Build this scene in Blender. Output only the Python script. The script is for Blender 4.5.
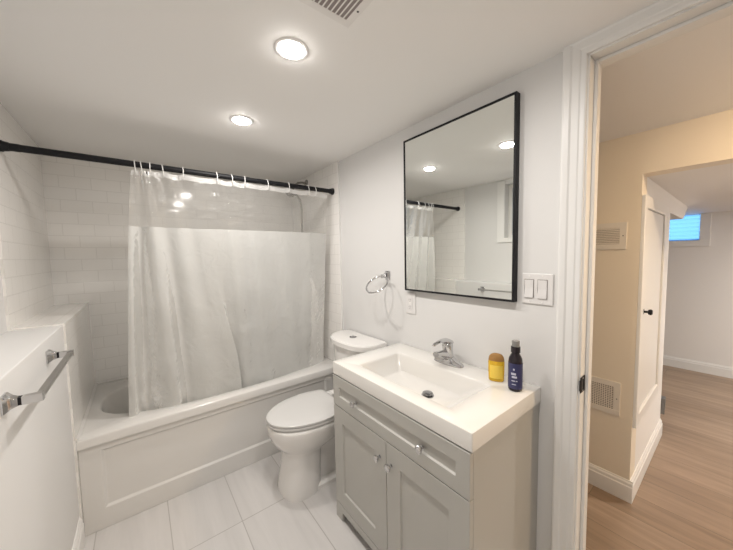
import bpy, bmesh, math, random
from mathutils import Vector, Matrix, noise
random.seed(7)
PI = math.pi
for o in list(bpy.data.objects): bpy.data.objects.remove(o)
S = bpy.context.scene
C = S.collection

# ------------------------------------------------------------------ camera
cam_d = bpy.data.cameras.new('camera'); cam = bpy.data.objects.new('camera', cam_d); C.objects.link(cam)
def cam_axes(yaw, pitch, roll):
    y, p, r = map(math.radians, (yaw, pitch, roll))
    f = Vector((math.sin(y)*math.cos(p), math.cos(y)*math.cos(p), math.sin(p)))
    rt = Vector((math.cos(y), -math.sin(y), 0)); up = rt.cross(f)
    return math.cos(r)*rt + math.sin(r)*up, math.cos(r)*up - math.sin(r)*rt, f
rt, up, fw = cam_axes(37.874, -3.822, -1.089)
cam.matrix_world = Matrix(((rt.x, up.x, -fw.x, -1.2148), (rt.y, up.y, -fw.y, 0.0), (rt.z, up.z, -fw.z, 1.331), (0, 0, 0, 1)))
cam_d.sensor_width = 36.0; cam_d.lens = 36.0*293.1/733.0
cam_d.clip_start = 0.02; cam_d.clip_end = 60
S.camera = cam

# ------------------------------------------------------------------ world, exposure, big lights
LAMP, LAMP_W, SPREAD = 125.0, 4.4, math.radians(172)     # bathroom downlights: glow of the lens, watts, beam
LAMP_HALL = 920.0      # warm lamp of the hallway
FILL_ROOM = 1080.0      # fill lamp added out of view in the room beyond
w = bpy.data.worlds.new('world'); S.world = w; w.use_nodes = True
w.node_tree.nodes['Background'].inputs[0].default_value = (0.30, 0.42, 0.60, 1)
w.node_tree.nodes['Background'].inputs[1].default_value = 0.6
S.view_settings.view_transform = 'Standard'; S.view_settings.look = 'None'
S.view_settings.exposure = 0.02; S.view_settings.gamma = 1.0; S.view_settings.use_curve_mapping = False

# ------------------------------------------------------------------ materials
def mat(name, col, rough=0.5, metal=0.0, spec=0.5, bump=0.0, bscale=200.0, var=0.0, vscale=3.0, coat=0.0, trans=0.0, ior=1.45):
    m = bpy.data.materials.new(name); m.use_nodes = True
    nt = m.node_tree; b = nt.nodes['Principled BSDF']
    b.inputs['Base Color'].default_value = (*col, 1); b.inputs['Roughness'].default_value = rough
    b.inputs['Metallic'].default_value = metal; b.inputs['Specular IOR Level'].default_value = spec
    b.inputs['Coat Weight'].default_value = coat; b.inputs['Transmission Weight'].default_value = trans
    b.inputs['IOR'].default_value = ior
    geo = nt.nodes.new('ShaderNodeNewGeometry')
    if var > 0:
        n = nt.nodes.new('ShaderNodeTexNoise'); n.inputs['Scale'].default_value = vscale; n.inputs['Detail'].default_value = 4
        nt.links.new(geo.outputs['Position'], n.inputs['Vector'])
        mx = nt.nodes.new('ShaderNodeMix'); mx.data_type = 'RGBA'
        mx.inputs['A'].default_value = (*[c*(1-var) for c in col], 1); mx.inputs['B'].default_value = (*[min(1, c*(1+var)) for c in col], 1)
        nt.links.new(n.outputs['Fac'], mx.inputs['Factor']); nt.links.new(mx.outputs['Result'], b.inputs['Base Color'])
    if bump > 0:
        n = nt.nodes.new('ShaderNodeTexNoise'); n.inputs['Scale'].default_value = bscale; n.inputs['Detail'].default_value = 3
        nt.links.new(geo.outputs['Position'], n.inputs['Vector'])
        bp = nt.nodes.new('ShaderNodeBump'); bp.inputs['Strength'].default_value = bump; bp.inputs['Distance'].default_value = 0.002
        nt.links.new(n.outputs['Fac'], bp.inputs['Height']); nt.links.new(bp.outputs['Normal'], b.inputs['Normal'])
    return m

def brick_mat(name, ax, bw, rh, c1, c2, grout, mortar, rough, offset=0.5, freq=2, shift=(0, 0), bump=0.3, streak=None, coat=0.0):
    """tiles or planks on the plane spanned by world axes ax ('xz', 'yz', 'xy', 'yx')"""
    m = bpy.data.materials.new(name); m.use_nodes = True
    nt = m.node_tree; L = nt.links; b = nt.nodes['Principled BSDF']
    geo = nt.nodes.new('ShaderNodeNewGeometry'); sp = nt.nodes.new('ShaderNodeSeparateXYZ'); cb = nt.nodes.new('ShaderNodeCombineXYZ')
    L.new(geo.outputs['Position'], sp.inputs[0])
    for i in (0, 1):
        a = nt.nodes.new('ShaderNodeMath'); a.operation = 'ADD'; a.inputs[1].default_value = shift[i]
        L.new(sp.outputs[ax[i].upper()], a.inputs[0]); L.new(a.outputs[0], cb.inputs[i])
    br = nt.nodes.new('ShaderNodeTexBrick'); L.new(cb.outputs[0], br.inputs['Vector'])
    br.offset = offset; br.offset_frequency = freq
    for k, v in (('Scale', 1.0), ('Mortar Size', mortar), ('Mortar Smooth', 0.1), ('Bias', 0.0), ('Brick Width', bw), ('Row Height', rh)): br.inputs[k].default_value = v
    br.inputs['Color1'].default_value = (*c1, 1); br.inputs['Color2'].default_value = (*c2, 1); br.inputs['Mortar'].default_value = (*grout, 1)
    out = br.outputs['Color']
    if streak:
        amt, sx, sy = streak
        mp = nt.nodes.new('ShaderNodeVectorMath'); mp.operation = 'MULTIPLY'; mp.inputs[1].default_value = (sx, sy, 1)
        # each tile or plank takes its own piece of the pattern
        ad = nt.nodes.new('ShaderNodeVectorMath'); ad.operation = 'ADD'
        sc = nt.nodes.new('ShaderNodeVectorMath'); sc.operation = 'SCALE'; sc.inputs['Scale'].default_value = 37.0
        L.new(br.outputs['Color'], sc.inputs[0])
        L.new(cb.outputs[0], mp.inputs[0]); L.new(mp.outputs[0], ad.inputs[0]); L.new(sc.outputs[0], ad.inputs[1])
        n = nt.nodes.new('ShaderNodeTexNoise'); n.inputs['Scale'].default_value = 1.0; n.inputs['Detail'].default_value = 6; n.inputs['Roughness'].default_value = 0.6; n.inputs['Distortion'].default_value = 0.6
        L.new(ad.outputs[0], n.inputs['Vector'])
        rp = nt.nodes.new('ShaderNodeMapRange'); rp.inputs['From Min'].default_value = 0.3; rp.inputs['From Max'].default_value = 0.7
        rp.inputs['To Min'].default_value = 1-amt; rp.inputs['To Max'].default_value = 1+amt
        L.new(n.outputs['Fac'], rp.inputs['Value'])
        mu = nt.nodes.new('ShaderNodeVectorMath'); mu.operation = 'SCALE'
        L.new(out, mu.inputs[0]); L.new(rp.outputs[0], mu.inputs['Scale']); out = mu.outputs[0]
    L.new(out, b.inputs['Base Color'])
    b.inputs['Roughness'].default_value = rough; b.inputs['Coat Weight'].default_value = coat
    if bump:
        bp = nt.nodes.new('ShaderNodeBump'); bp.invert = True; bp.inputs['Strength'].default_value = bump; bp.inputs['Distance'].default_value = 0.0015
        L.new(br.outputs['Fac'], bp.inputs['Height']); L.new(bp.outputs['Normal'], b.inputs['Normal'])
    return m

def emit(name, col, s):
    m = bpy.data.materials.new(name); m.use_nodes = True; nt = m.node_tree
    nt.nodes.remove(nt.nodes['Principled BSDF'])
    e = nt.nodes.new('ShaderNodeEmission'); e.inputs[0].default_value = (*col, 1); e.inputs[1].default_value = s
    nt.links.new(e.outputs[0], nt.nodes['Material Output'].inputs[0]); return m

def vinyl(name, col, clear, gloss, transl, wrinkle):
    """thin plastic sheet: part see-through, part diffuse and translucent, with a shine"""
    m = bpy.data.materials.new(name); m.use_nodes = True; nt = m.node_tree; L = nt.links
    nt.nodes.remove(nt.nodes['Principled BSDF'])
    tr = nt.nodes.new('ShaderNodeBsdfTransparent'); tr.inputs[0].default_value = (0.97, 0.97, 0.96, 1)
    df = nt.nodes.new('ShaderNodeBsdfDiffuse'); df.inputs[0].default_value = (*col, 1)
    tl = nt.nodes.new('ShaderNodeBsdfTranslucent'); tl.inputs[0].default_value = (*col, 1)
    gl = nt.nodes.new('ShaderNodeBsdfGlossy'); gl.inputs['Roughness'].default_value = 0.16; gl.inputs[0].default_value = (1, 1, 1, 1)
    geo = nt.nodes.new('ShaderNodeNewGeometry')
    n = nt.nodes.new('ShaderNodeTexNoise'); n.inputs['Scale'].default_value = 16; n.inputs['Detail'].default_value = 4; n.inputs['Distortion'].default_value = 1.2
    L.new(geo.outputs['Position'], n.inputs['Vector'])
    bp = nt.nodes.new('ShaderNodeBump'); bp.inputs['Strength'].default_value = wrinkle; bp.inputs['Distance'].default_value = 0.012
    L.new(n.outputs['Fac'], bp.inputs['Height'])
    for s in (df, tl, gl): L.new(bp.outputs['Normal'], s.inputs['Normal'])
    def mix(a, b, f):
        x = nt.nodes.new('ShaderNodeMixShader')
        if isinstance(f, float): x.inputs[0].default_value = f
        else: L.new(f, x.inputs[0])
        L.new(a, x.inputs[1]); L.new(b, x.inputs[2]); return x.outputs[0]
    body = mix(df.outputs[0], tl.outputs[0], transl)
    body = mix(body, tr.outputs[0], clear)
    lw = nt.nodes.new('ShaderNodeFresnel'); lw.inputs['IOR'].default_value = 1.4; L.new(bp.outputs['Normal'], lw.inputs['Normal'])
    mu = nt.nodes.new('ShaderNodeMath'); mu.operation = 'MULTIPLY'; mu.inputs[1].default_value = gloss; L.new(lw.outputs[0], mu.inputs[0])
    L.new(mix(body, gl.outputs[0], mu.outputs[0]), nt.nodes['Material Output'].inputs[0])
    return m

M = {}
M['wall'] = mat('wall_paint', (0.725, 0.718, 0.708), 0.55, bump=0.05, bscale=350)
M['ceil'] = mat('ceiling_paint', (0.925, 0.91, 0.89), 0.7)
M['trim'] = mat('trim_paint', (0.82, 0.812, 0.795), 0.32)
M['cream'] = mat('hallway_paint_warm_lit', (0.84, 0.755, 0.63), 0.55)  # cream tint deepened to carry the warm light of the hallway
M['room'] = mat('room_paint', (0.84, 0.82, 0.80), 0.6)
TC1, TC2, TG = (0.89, 0.87, 0.84), (0.875, 0.855, 0.825), (0.80, 0.78, 0.75)
M['tile_xz'] = brick_mat('subway_tile_back', 'xz', 0.152, 0.0765, TC1, TC2, TG, 0.0022, 0.10, shift=(1.66, 0.035))
M['tile_yz'] = brick_mat('subway_tile_side', 'yz', 0.152, 0.0765, TC1, TC2, TG, 0.0022, 0.10, shift=(-1.871, 0.035))
M['tile_xy'] = brick_mat('subway_tile_flat', 'yx', 0.152, 0.0765, TC1, TC2, TG, 0.0022, 0.10, shift=(-1.871, 0.0))
M['floor'] = brick_mat('floor_tile', 'yx', 0.60, 0.29, (0.63, 0.61, 0.595), (0.655, 0.635, 0.62), (0.44, 0.42, 0.40), 0.0022, 0.28, offset=0.0, shift=(-1.505, 1.16), bump=0.15, streak=(0.07, 1.2, 14.0))
M['wood'] = brick_mat('oak_planks', 'yx', 1.22, 0.18, (0.345, 0.25, 0.18), (0.27, 0.192, 0.134), (0.14, 0.11, 0.075), 0.0012, 0.38, offset=0.37, shift=(0.3, 0.05), bump=0.1, streak=(0.24, 1.5, 16.0))
M['acrylic'] = mat('tub_acrylic', (0.74, 0.725, 0.70), 0.16, coat=0.3)
M['ceramic'] = mat('white_ceramic', (0.83, 0.81, 0.785), 0.10, coat=0.4)
M['seat'] = mat('seat_plastic', (0.66, 0.65, 0.635), 0.22)
M['counter'] = mat('cultured_marble', (0.745, 0.725, 0.69), 0.16, coat=0.3)
M['grey'] = mat('grey_cabinet_paint', (0.46, 0.45, 0.42), 0.38)
M['strike'] = mat('dark_bronze', (0.012, 0.010, 0.009), 0.6, spec=0.2)
M['gunmetal'] = mat('grey_metal', (0.22, 0.22, 0.22), 0.4, metal=0.7)
M['dark'] = mat('dark_gap', (0.03, 0.03, 0.03), 0.7)
M['chrome'] = mat('chrome', (0.62, 0.62, 0.63), 0.09, metal=1.0)
M['pipe'] = mat('shower_metal', (0.34, 0.33, 0.31), 0.25, metal=0.9)
M['nickel'] = mat('brushed_metal', (0.50, 0.49, 0.48), 0.28, metal=1.0)
M['black'] = mat('black_metal', (0.010, 0.010, 0.012), 0.5, spec=0.3)
M['mirror'] = mat('mirror_silver', (0.86, 0.885, 0.865), 0.0, metal=1.0)
M['trim_ring'] = mat('lamp_trim', (0.92, 0.91, 0.90), 0.4)
M['plastic'] = mat('white_plastic', (0.74, 0.725, 0.715), 0.3)
M['slot'] = mat('slot_shadow', (0.05, 0.05, 0.05), 0.6)
M['duct'] = mat('duct_inside', (0.20, 0.16, 0.14), 0.7)
M['duct_grey'] = mat('duct_grey', (0.30, 0.26, 0.25), 0.7)
M['vent'] = mat('vent_enamel', (0.86, 0.84, 0.82), 0.4)
M['vent_hall'] = mat('vent_enamel_hall', (0.80, 0.75, 0.68), 0.4)
M['clear'] = vinyl('clear_vinyl', (0.90, 0.89, 0.87), 0.82, 1.1, 0.4, 0.5)
M['white_vinyl'] = vinyl('white_vinyl', (0.73, 0.73, 0.71), 0.06, 0.5, 0.27, 0.32)
M['hem'] = vinyl('hem_vinyl', (0.93, 0.92, 0.91), 0.22, 1.0, 0.4, 0.6)
M['ring'] = mat('white_ring_plastic', (0.88, 0.87, 0.85), 0.3)
M['lens'] = emit('led_lens', (1.0, 0.955, 0.905), LAMP)
M['lens_hall'] = emit('led_lens_warm', (1.0, 0.73, 0.45), LAMP_HALL)
M['lens_room_fill'] = emit('led_room_fill', (1.0, 0.96, 0.90), FILL_ROOM)
M['sky'] = emit('daylight_blue', (0.38, 0.68, 1.0), 2.1)
M['pane'] = mat('frosted_pane', (0.50, 0.54, 0.60), 0.25)
M['blind'] = mat('blind_fabric', (0.30, 0.55, 0.88), 0.6)
M['amber'] = mat('amber_oil', (1.0, 0.66, 0.06), 0.06, trans=0.45, ior=1.3)
M['amber_cap'] = mat('amber_flip_cap', (0.50, 0.28, 0.10), 0.12, trans=0.35, ior=1.3)
M['amber_label'] = mat('yellow_label', (0.93, 0.66, 0.10), 0.35)
M['navy_dark'] = mat('dark_bottle', (0.02, 0.015, 0.02), 0.12)
M['navy'] = mat('navy_label', (0.036, 0.038, 0.115), 0.4)
M['print'] = mat('pale_print', (0.55, 0.57, 0.68), 0.5)
M['smoke_cap'] = mat('smoky_clear_cap', (0.24, 0.235, 0.225), 0.15)
M['flush'] = mat('flush_button_metal', (0.33, 0.33, 0.34), 0.22, metal=1.0)
M['wood_chip'] = mat('bare_wood', (0.78, 0.66, 0.45), 0.7)

# ------------------------------------------------------------------ helpers
def new(): return bmesh.new()
def wloc(p):
    v = Vector((0, 0, 0))
    while p is not None: v += p.location; p = p.parent
    return v
def obj(name, bm, m, parent=None, smooth=None, bevel=0.0, seg=2, sub=0):
    """links bm as ONE mesh object; bm is in world coordinates"""
    bmesh.ops.recalc_face_normals(bm, faces=bm.faces[:])
    me = bpy.data.meshes.new(name); bm.to_mesh(me); bm.free()
    o = bpy.data.objects.new(name, me); C.objects.link(o)
    for x in (m if isinstance(m, (list, tuple)) else [m]): me.materials.append(x)
    if parent is not None:
        o.parent = parent; me.transform(Matrix.Translation(-wloc(parent)))
    else:
        vs = [v.co for v in me.vertices]
        c = Vector(((min(v.x for v in vs)+max(v.x for v in vs))/2, (min(v.y for v in vs)+max(v.y for v in vs))/2, min(v.z for v in vs)))
        me.transform(Matrix.Translation(-c)); o.location = c
    if bevel > 0:
        b = o.modifiers.new('bevel', 'BEVEL'); b.width = bevel; b.segments = seg; b.limit_method = 'ANGLE'; b.angle_limit = math.radians(40); b.harden_normals = False
    if sub: s = o.modifiers.new('subsurf', 'SUBSURF'); s.levels = sub; s.render_levels = sub
    if smooth is not None:
        for p in me.polygons: p.use_smooth = True
        if smooth < 180:
            me.set_sharp_from_angle(angle=math.radians(smooth))
    return o
def tag(o, label=None, cat=None, group=None, kind=None):
    if label: o['label'] = label
    if cat: o['category'] = cat
    if group: o['group'] = group
    if kind: o['kind'] = kind
    return o
def thing(name, loc, label, cat, group=None):
    o = bpy.data.objects.new(name, None); C.objects.link(o); o.location = loc; o.empty_display_size = 0.05
    return tag(o, label, cat, group)
def struct(name, bm, m, parent=None, **k):
    o = obj(name, bm, m, parent, **k)
    if parent is None: o['kind'] = 'structure'
    return o
def box(bm, x0, x1, y0, y1, z0, z1, mi=0):
    v = [bm.verts.new((x, y, z)) for x in (x0, x1) for y in (y0, y1) for z in (z0, z1)]
    for f in ((0, 1, 3, 2), (4, 6, 7, 5), (0, 4, 5, 1), (2, 3, 7, 6), (0, 2, 6, 4), (1, 5, 7, 3)):
        bm.faces.new([v[i] for i in f]).material_index = mi
    return bm
def loft(bm, rings, cap0=True, cap1=True, closed=True):
    R_ = [[bm.verts.new(p) for p in r] for r in rings]
    n = len(R_[0])
    for a, b in zip(R_, R_[1:]):
        for i in range(n if closed else n-1):
            j = (i+1) % n; bm.faces.new((a[i], a[j], b[j], b[i]))
    if cap0: bm.faces.new(R_[0][::-1])
    if cap1: bm.faces.new(R_[-1])
    return bm
def basis(d):
    d = Vector(d).normalized(); a = Vector((0, 0, 1)) if abs(d.z) < 0.9 else Vector((1, 0, 0))
    u = d.cross(a).normalized(); return u, d.cross(u).normalized()
def tube(bm, pts, r, n=12, caps=True):
    pts = [Vector(p) for p in pts]; rs = r if isinstance(r, (list, tuple)) else [r]*len(pts)
    rings = []; u0 = None
    for i, p in enumerate(pts):
        d = (pts[min(i+1, len(pts)-1)] - pts[max(i-1, 0)]).normalized()
        if u0 is None: u, v = basis(d)
        else:
            u = (u0 - d*u0.dot(d)).normalized(); v = d.cross(u)
        u0 = u
        rings.append([p + rs[i]*(math.cos(2*PI*k/n)*u + math.sin(2*PI*k/n)*v) for k in range(n)])
    return loft(bm, rings, caps, caps)
def torus(bm, c, u, v, ru, rv, r, n=40, k=10):
    c, u, v = Vector(c), Vector(u).normalized(), Vector(v).normalized(); w_ = u.cross(v); rings = []
    for i in range(n):
        t = 2*PI*i/n; d = ru*math.cos(t)*u + rv*math.sin(t)*v
        rad = (math.cos(t)*u*rv + math.sin(t)*v*ru).normalized()
        rings.append([c + d + r*(math.cos(2*PI*q/k)*rad + math.sin(2*PI*q/k)*w_) for q in range(k)])
    rings.append(rings[0])
    loft(bm, rings, False, False); bmesh.ops.remove_doubles(bm, verts=bm.verts[:], dist=1e-6); return bm
def lathe(bm, c, axis, prof, n=32):
    """prof: (distance along axis, radius)"""
    c = Vector(c); d = Vector(axis).normalized(); u, v = basis(d)
    rings = [[c + d*h + max(r, 1e-4)*(math.cos(2*PI*k/n)*u + math.sin(2*PI*k/n)*v) for k in range(n)] for h, r in prof]
    return loft(bm, rings)
def prism(bm, poly, axis, a, b):
    """poly: 2-D outline in the two other axes (x,y,z order), extruded along axis"""
    def P(q, t):
        q = list(q); q.insert('xyz'.index(axis), t); return q
    return loft(bm, [[P(q, a) for q in poly], [P(q, b) for q in poly]])
def sup(cx, cy, a, b, e, n=64):
    out = []
    for k in range(n):
        t = 2*PI*k/n; c, s = math.cos(t), math.sin(t)
        out.append((cx + a*math.copysign(abs(c)**(2/e), c), cy + b*math.copysign(abs(s)**(2/e), s)))
    return out

# ------------------------------------------------------------------ dimensions (metres; vanity wall is x = 0, floor z = 0)
H = 2.030; XL, XLU = -1.498, -1.660; YT, YB, YJ = 1.886, 2.692, 1.871; ZT = 0.488; ZL = 1.044; YF = -0.90
JY = 0.337; HX = 0.774; HY = 0.3214; HH = 1.910; HB = 1.708; RX = 3.534; OY = -0.43; OZ = 1.976; WT = 0.12

# ------------------------------------------------------------------ structure: bathroom
struct('floor', box(new(), XL, 0.0, YF, YB, -0.05, 0.0), M['floor'])
bm = box(new(), XLU-0.15, 0.0, YF, YB, H, H+0.1); struct('ceiling', bm, M['ceil'])
bm = new()
box(bm, 0, WT, JY+0.018, YB+0.1, 0, H+0.1); box(bm, 0, WT, YF-0.1, OY-0.018, 0, H+0.1); box(bm, 0, WT, OY-0.018, JY+0.018, OZ+0.018, H+0.1)
struct('wall_right', bm, M['wall'])
struct('wall_back', box(new(), XLU-0.15, 0.0, YB, YB+0.1, 0, H), M['tile_xz'])
struct('wall_front', box(new(), XLU-0.15, 0.0, YF-0.1, YF, 0, H), M['wall'])
WY0, WY1, WZ0, WZ1 = 0.78, 1.43, 1.475, 1.985
bm = new()
box(bm, XLU-0.15, XLU, YF, YB, 0, WZ0); box(bm, XLU-0.15, XLU, YF, YB, WZ1, H)
box(bm, XLU-0.15, XLU, YF, WY0, WZ0, WZ1); box(bm, XLU-0.15, XLU, WY1, YB, WZ0, WZ1)
struct('wall_left', bm, M['wall'])
struct('wall_ledge', box(new(), XLU, XL, YF, YB, 0, ZL), M['wall'], bevel=0.003)
# tile skins of the tub alcove
struct('wall_tile_right', box(new(), -0.009, 0, YJ, YB, 0, H), M['tile_yz'])
struct('wall_tile_left', box(new(), XLU, XLU+0.009, YJ, YB, ZL, H), M['tile_yz'])
bm = new(); box(bm, XL, XL+0.008, YJ, YB, 0, ZL+0.008); struct('wall_tile_ledge', bm, M['tile_yz'])
struct('trim_ledge_tile', box(new(), XLU+0.009, XL, YJ, YB, ZL, ZL+0.008), M['tile_xy'])
bm = new(); box(bm, -0.011, 0, YJ-0.006, YJ, 0, H); struct('trim_tile_edge', bm, M['trim'])
# baseboards
def base_prof(s, h=0.105, t=0.014):   # outline (offset from wall, z)
    return [(0, 0), (s*t, 0), (s*t, h*0.72), (s*t*0.75, h*0.76), (s*t*0.7, h*0.88), (s*t*0.35, h*0.95), (s*t*0.3, h), (0, h)]
def baseboard(name, wall, axis, a, b, s, h=0.105, m='trim'):
    pr_ = [(wall+p, z) for p, z in base_prof(s, h)]
    return struct(name, prism(new(), pr_, axis, a, b), M[m])
baseboard('baseboard_ledge', XL, 'y', YF, YJ-0.012, 1, 0.135)
baseboard('baseboard_right', 0, 'y', 1.2408, YJ-0.006, -1)
baseboard('baseboard_hallway', HX, 'y', HY-0.014, 2.6, -1, 0.115)
baseboard('baseboard_access', HY, 'x', HX, 1.70, -1, 0.115)
baseboard('baseboard_far', RX, 'y', -2.8, 2.6, -1, 0.115)

# window above the ledge (only the mirror sees it)
win = thing('window_1', (XLU, (WY0+WY1)/2, WZ0), 'small basement window with white trim above the ledge', 'window'); win['kind'] = 'structure'
bm = new(); t = 0.07
box(bm, XLU, XLU+0.015, WY0-t, WY1+t, WZ0-t*0.6, WZ0); box(bm, XLU, XLU+0.015, WY0-t, WY0, WZ0, WZ1+0.03); box(bm, XLU, XLU+0.015, WY1, WY1+t, WZ0, WZ1+0.03)
obj('window_trim', bm, M['trim'], win)
bm = new(); f = 0.03
box(bm, XLU-0.11, XLU-0.07, WY0, WY1, WZ0, WZ0+f); box(bm, XLU-0.11, XLU-0.07, WY0, WY1, WZ1-f, WZ1)
box(bm, XLU-0.11, XLU-0.07, WY0, WY0+f, WZ0+f, WZ1-f); box(bm, XLU-0.11, XLU-0.07, WY1-f, WY1, WZ0+f, WZ1-f)
obj('window_frame', bm, M['trim'], win)
obj('pane', box(new(), XLU-0.095, XLU-0.085, WY0+f, WY1-f, WZ0+f, WZ1-f), M['pane'], win)

# door opening: jamb, stop, casing
bm = new()
box(bm, 0.0, WT, JY, JY+0.018, 0, OZ+0.018); box(bm, 0.0, WT, OY-0.018, OY, 0, OZ+0.018); box(bm, 0.0, WT, OY, JY, OZ, OZ+0.018)
struct('trim_jamb', bm, M['trim'], bevel=0.0015)
bm = new()
box(bm, 0.046, 0.082, JY-0.011, JY, 0, OZ); box(bm, 0.046, 0.082, OY, OY+0.011, 0, OZ); box(bm, 0.046, 0.082, OY+0.011, JY-0.011, OZ-0.011, OZ)
struct('trim_doorstop', bm, M['trim'], bevel=0.002)
# casing profile: distance from the opening edge -> projection from the wall
cas = [(0.006, 0.0), (0.006, 0.009), (0.010, 0.011), (0.022, 0.012), (0.026, 0.014), (0.046, 0.0155), (0.052, 0.019), (0.066, 0.021), (0.071, 0.020), (0.0745, 0.016), (0.0745, 0.0)]
def casing(name, xw, s, zmax):
    bm = new()
    rows = []
    for d, p in cas:
        rows.append([(xw+s*p, JY+d, 0.0), (xw+s*p, JY+d, min(OZ+d, zmax)), (xw+s*p, OY-d, min(OZ+d, zmax)), (xw+s*p, OY-d, 0.0)])
    n = len(rows)
    V = [[bm.verts.new(q) for q in r] for r in rows]
    for i in range(n):
        for k in range(3):
            a, b = V[i], V[(i+1) % n]; bm.faces.new((a[k], a[k+1], b[k+1], b[k]))
    bm.faces.new([V[i][0] for i in range(n)]); bm.faces.new([V[i][3] for i in range(n)])
    return struct(name, bm, M['trim'])
casing('trim_casing_bathroom', 0.0, -1, H-0.0005)
casing('trim_casing_hallway', WT, 1, 2.018)

# ------------------------------------------------------------------ structure: hallway and the room beyond
HY0, HY1 = -2.8, 2.6
bm = box(new(), 0.0, RX+0.1, HY0, HY1, -0.05, 0.0); struct('floor_hallway', bm, M['wood'])
struct('ceiling_hallway', prism(new(), [(WT, 2.025), (HX, HH), (HX, HH+0.2), (WT, HH+0.2)], 'y', HY0, HY1), M['ceil'])   # slopes down to the far side
bm = new()
box(bm, HX, HX+0.11, HY, HY1, 0, HH+0.2); box(bm, HX, HX+0.11, HY0, HY, HB, HH+0.2)
struct('wall_hallway', bm, M['cream'])
struct('ceiling_room', box(new(), HX+0.11, RX+0.1, HY0, HY1, HB, HB+0.1), M['room'])
# wall with the access door, ending in a free edge; a boxed duct runs on from it
AX0, AX1, AZ0, AZ1 = 0.835, 1.385, 0.465, 1.545
bm = new()
box(bm, HX+0.11, AX1+0.3, HY+0.06, HY+0.12, 0, HB)
box(bm, HX+0.11, 1.70, HY, HY+0.06, 0, AZ0); box(bm, HX+0.11, 1.70, HY, HY+0.06, AZ1, HB); box(bm, AX1, 1.70, HY, HY+0.06, AZ0, AZ1)
struct('wall_access', bm, M['room'])
bm = prism(new(), [(1.70, HB), (1.70, 1.585), (2.40, 1.585), (2.69, HB)], 'y', HY, HY+0.45)
struct('ceiling_bulkhead', bm, M['room'])
FWY0, FWY1, FWZ0, FWZ1 = 0.295, 1.05, 1.425, 1.704
bm = new()
box(bm, RX, RX+0.1, HY0, FWY0, 0, HB); box(bm, RX, RX+0.1, FWY1, HY1, 0, HB); box(bm, RX, RX+0.1, FWY0, FWY1, 0, FWZ0); box(bm, RX, RX+0.1, FWY0, FWY1, FWZ1, HB)
struct('wall_far', bm, M['room'])
bm = new(); box(bm, WT, RX+0.1, HY1, HY1+0.1, 0, HH+0.2); struct('wall_hallway_back', bm, M['cream'])
bm = new(); box(bm, WT, RX+0.1, HY0-0.1, HY0, 0, HH+0.2); struct('wall_hallway_front', bm, M['cream'])

# far window with a blue-lit blind
win = thing('window_2', (RX, (FWY0+FWY1)/2, FWZ0), 'small far window glowing blue behind a closed blind', 'window'); win['kind'] = 'structure'
bm = new(); t = 0.075
box(bm, RX-0.016, RX, FWY0-t, FWY1+t, FWZ0-t*0.85, FWZ0); box(bm, RX-0.016, RX, FWY0-t, FWY0, FWZ0, HB-0.001); box(bm, RX-0.016, RX, FWY1, FWY1+t, FWZ0, HB-0.001)
obj('window_trim', bm, M['trim'], win, bevel=0.002)
obj('pane', box(new(), RX+0.085, RX+0.095, FWY0, FWY1, FWZ0, FWZ1), M['sky'], win)
t = thing('window_blind', (RX+0.04, (FWY0+FWY1)/2, FWZ0+0.012), 'blue-lit pleated blind closed inside the far basement window', 'blind')
N = 6; dz = (FWZ1-FWZ0-0.012)/N
pl = [(RX+0.045+(0.016 if i % 2 else -0.002), FWZ0+0.012+i*dz/2) for i in range(2*N+1)]
bm = new()
va = [bm.verts.new((x, FWY0+0.006, z)) for x, z in pl]; vb = [bm.verts.new((x, FWY1-0.006, z)) for x, z in pl]
vc = [bm.verts.new((x+0.0015, FWY0+0.006, z)) for x, z in pl]; vd = [bm.verts.new((x+0.0015, FWY1-0.006, z)) for x, z in pl]
for i in range(2*N): bm.faces.new((va[i], va[i+1], vb[i+1], vb[i])); bm.faces.new((vc[i], vd[i], vd[i+1], vc[i+1]))
m = bpy.data.materials.new('lit_blind'); m.use_nodes = True; nt = m.node_tree; nt.nodes.remove(nt.nodes['Principled BSDF'])
tl = nt.nodes.new('ShaderNodeBsdfTranslucent'); tl.inputs[0].default_value = (0.55, 0.78, 0.95, 1)
df = nt.nodes.new('ShaderNodeBsdfTransparent'); df.inputs[0].default_value = (0.75, 0.85, 0.95, 1)
mx = nt.nodes.new('ShaderNodeMixShader'); mx.inputs[0].default_value = 0.55
nt.links.new(tl.outputs[0], mx.inputs[1]); nt.links.new(df.outputs[0], mx.inputs[2]); nt.links.new(mx.outputs[0], nt.nodes['Material Output'].inputs[0])
obj('blind_fabric', bm, m, t)
obj('bottom_rail', box(new(), RX+0.038, RX+0.062, FWY0+0.006, FWY1-0.006, FWZ0+0.001, FWZ0+0.012), M['blind'], t)
obj('end_cap', box(new(), RX+0.036, RX+0.064, FWY0+0.001, FWY0+0.005, FWZ0+0.001, FWZ1-0.002), M['plastic'], t)

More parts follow.
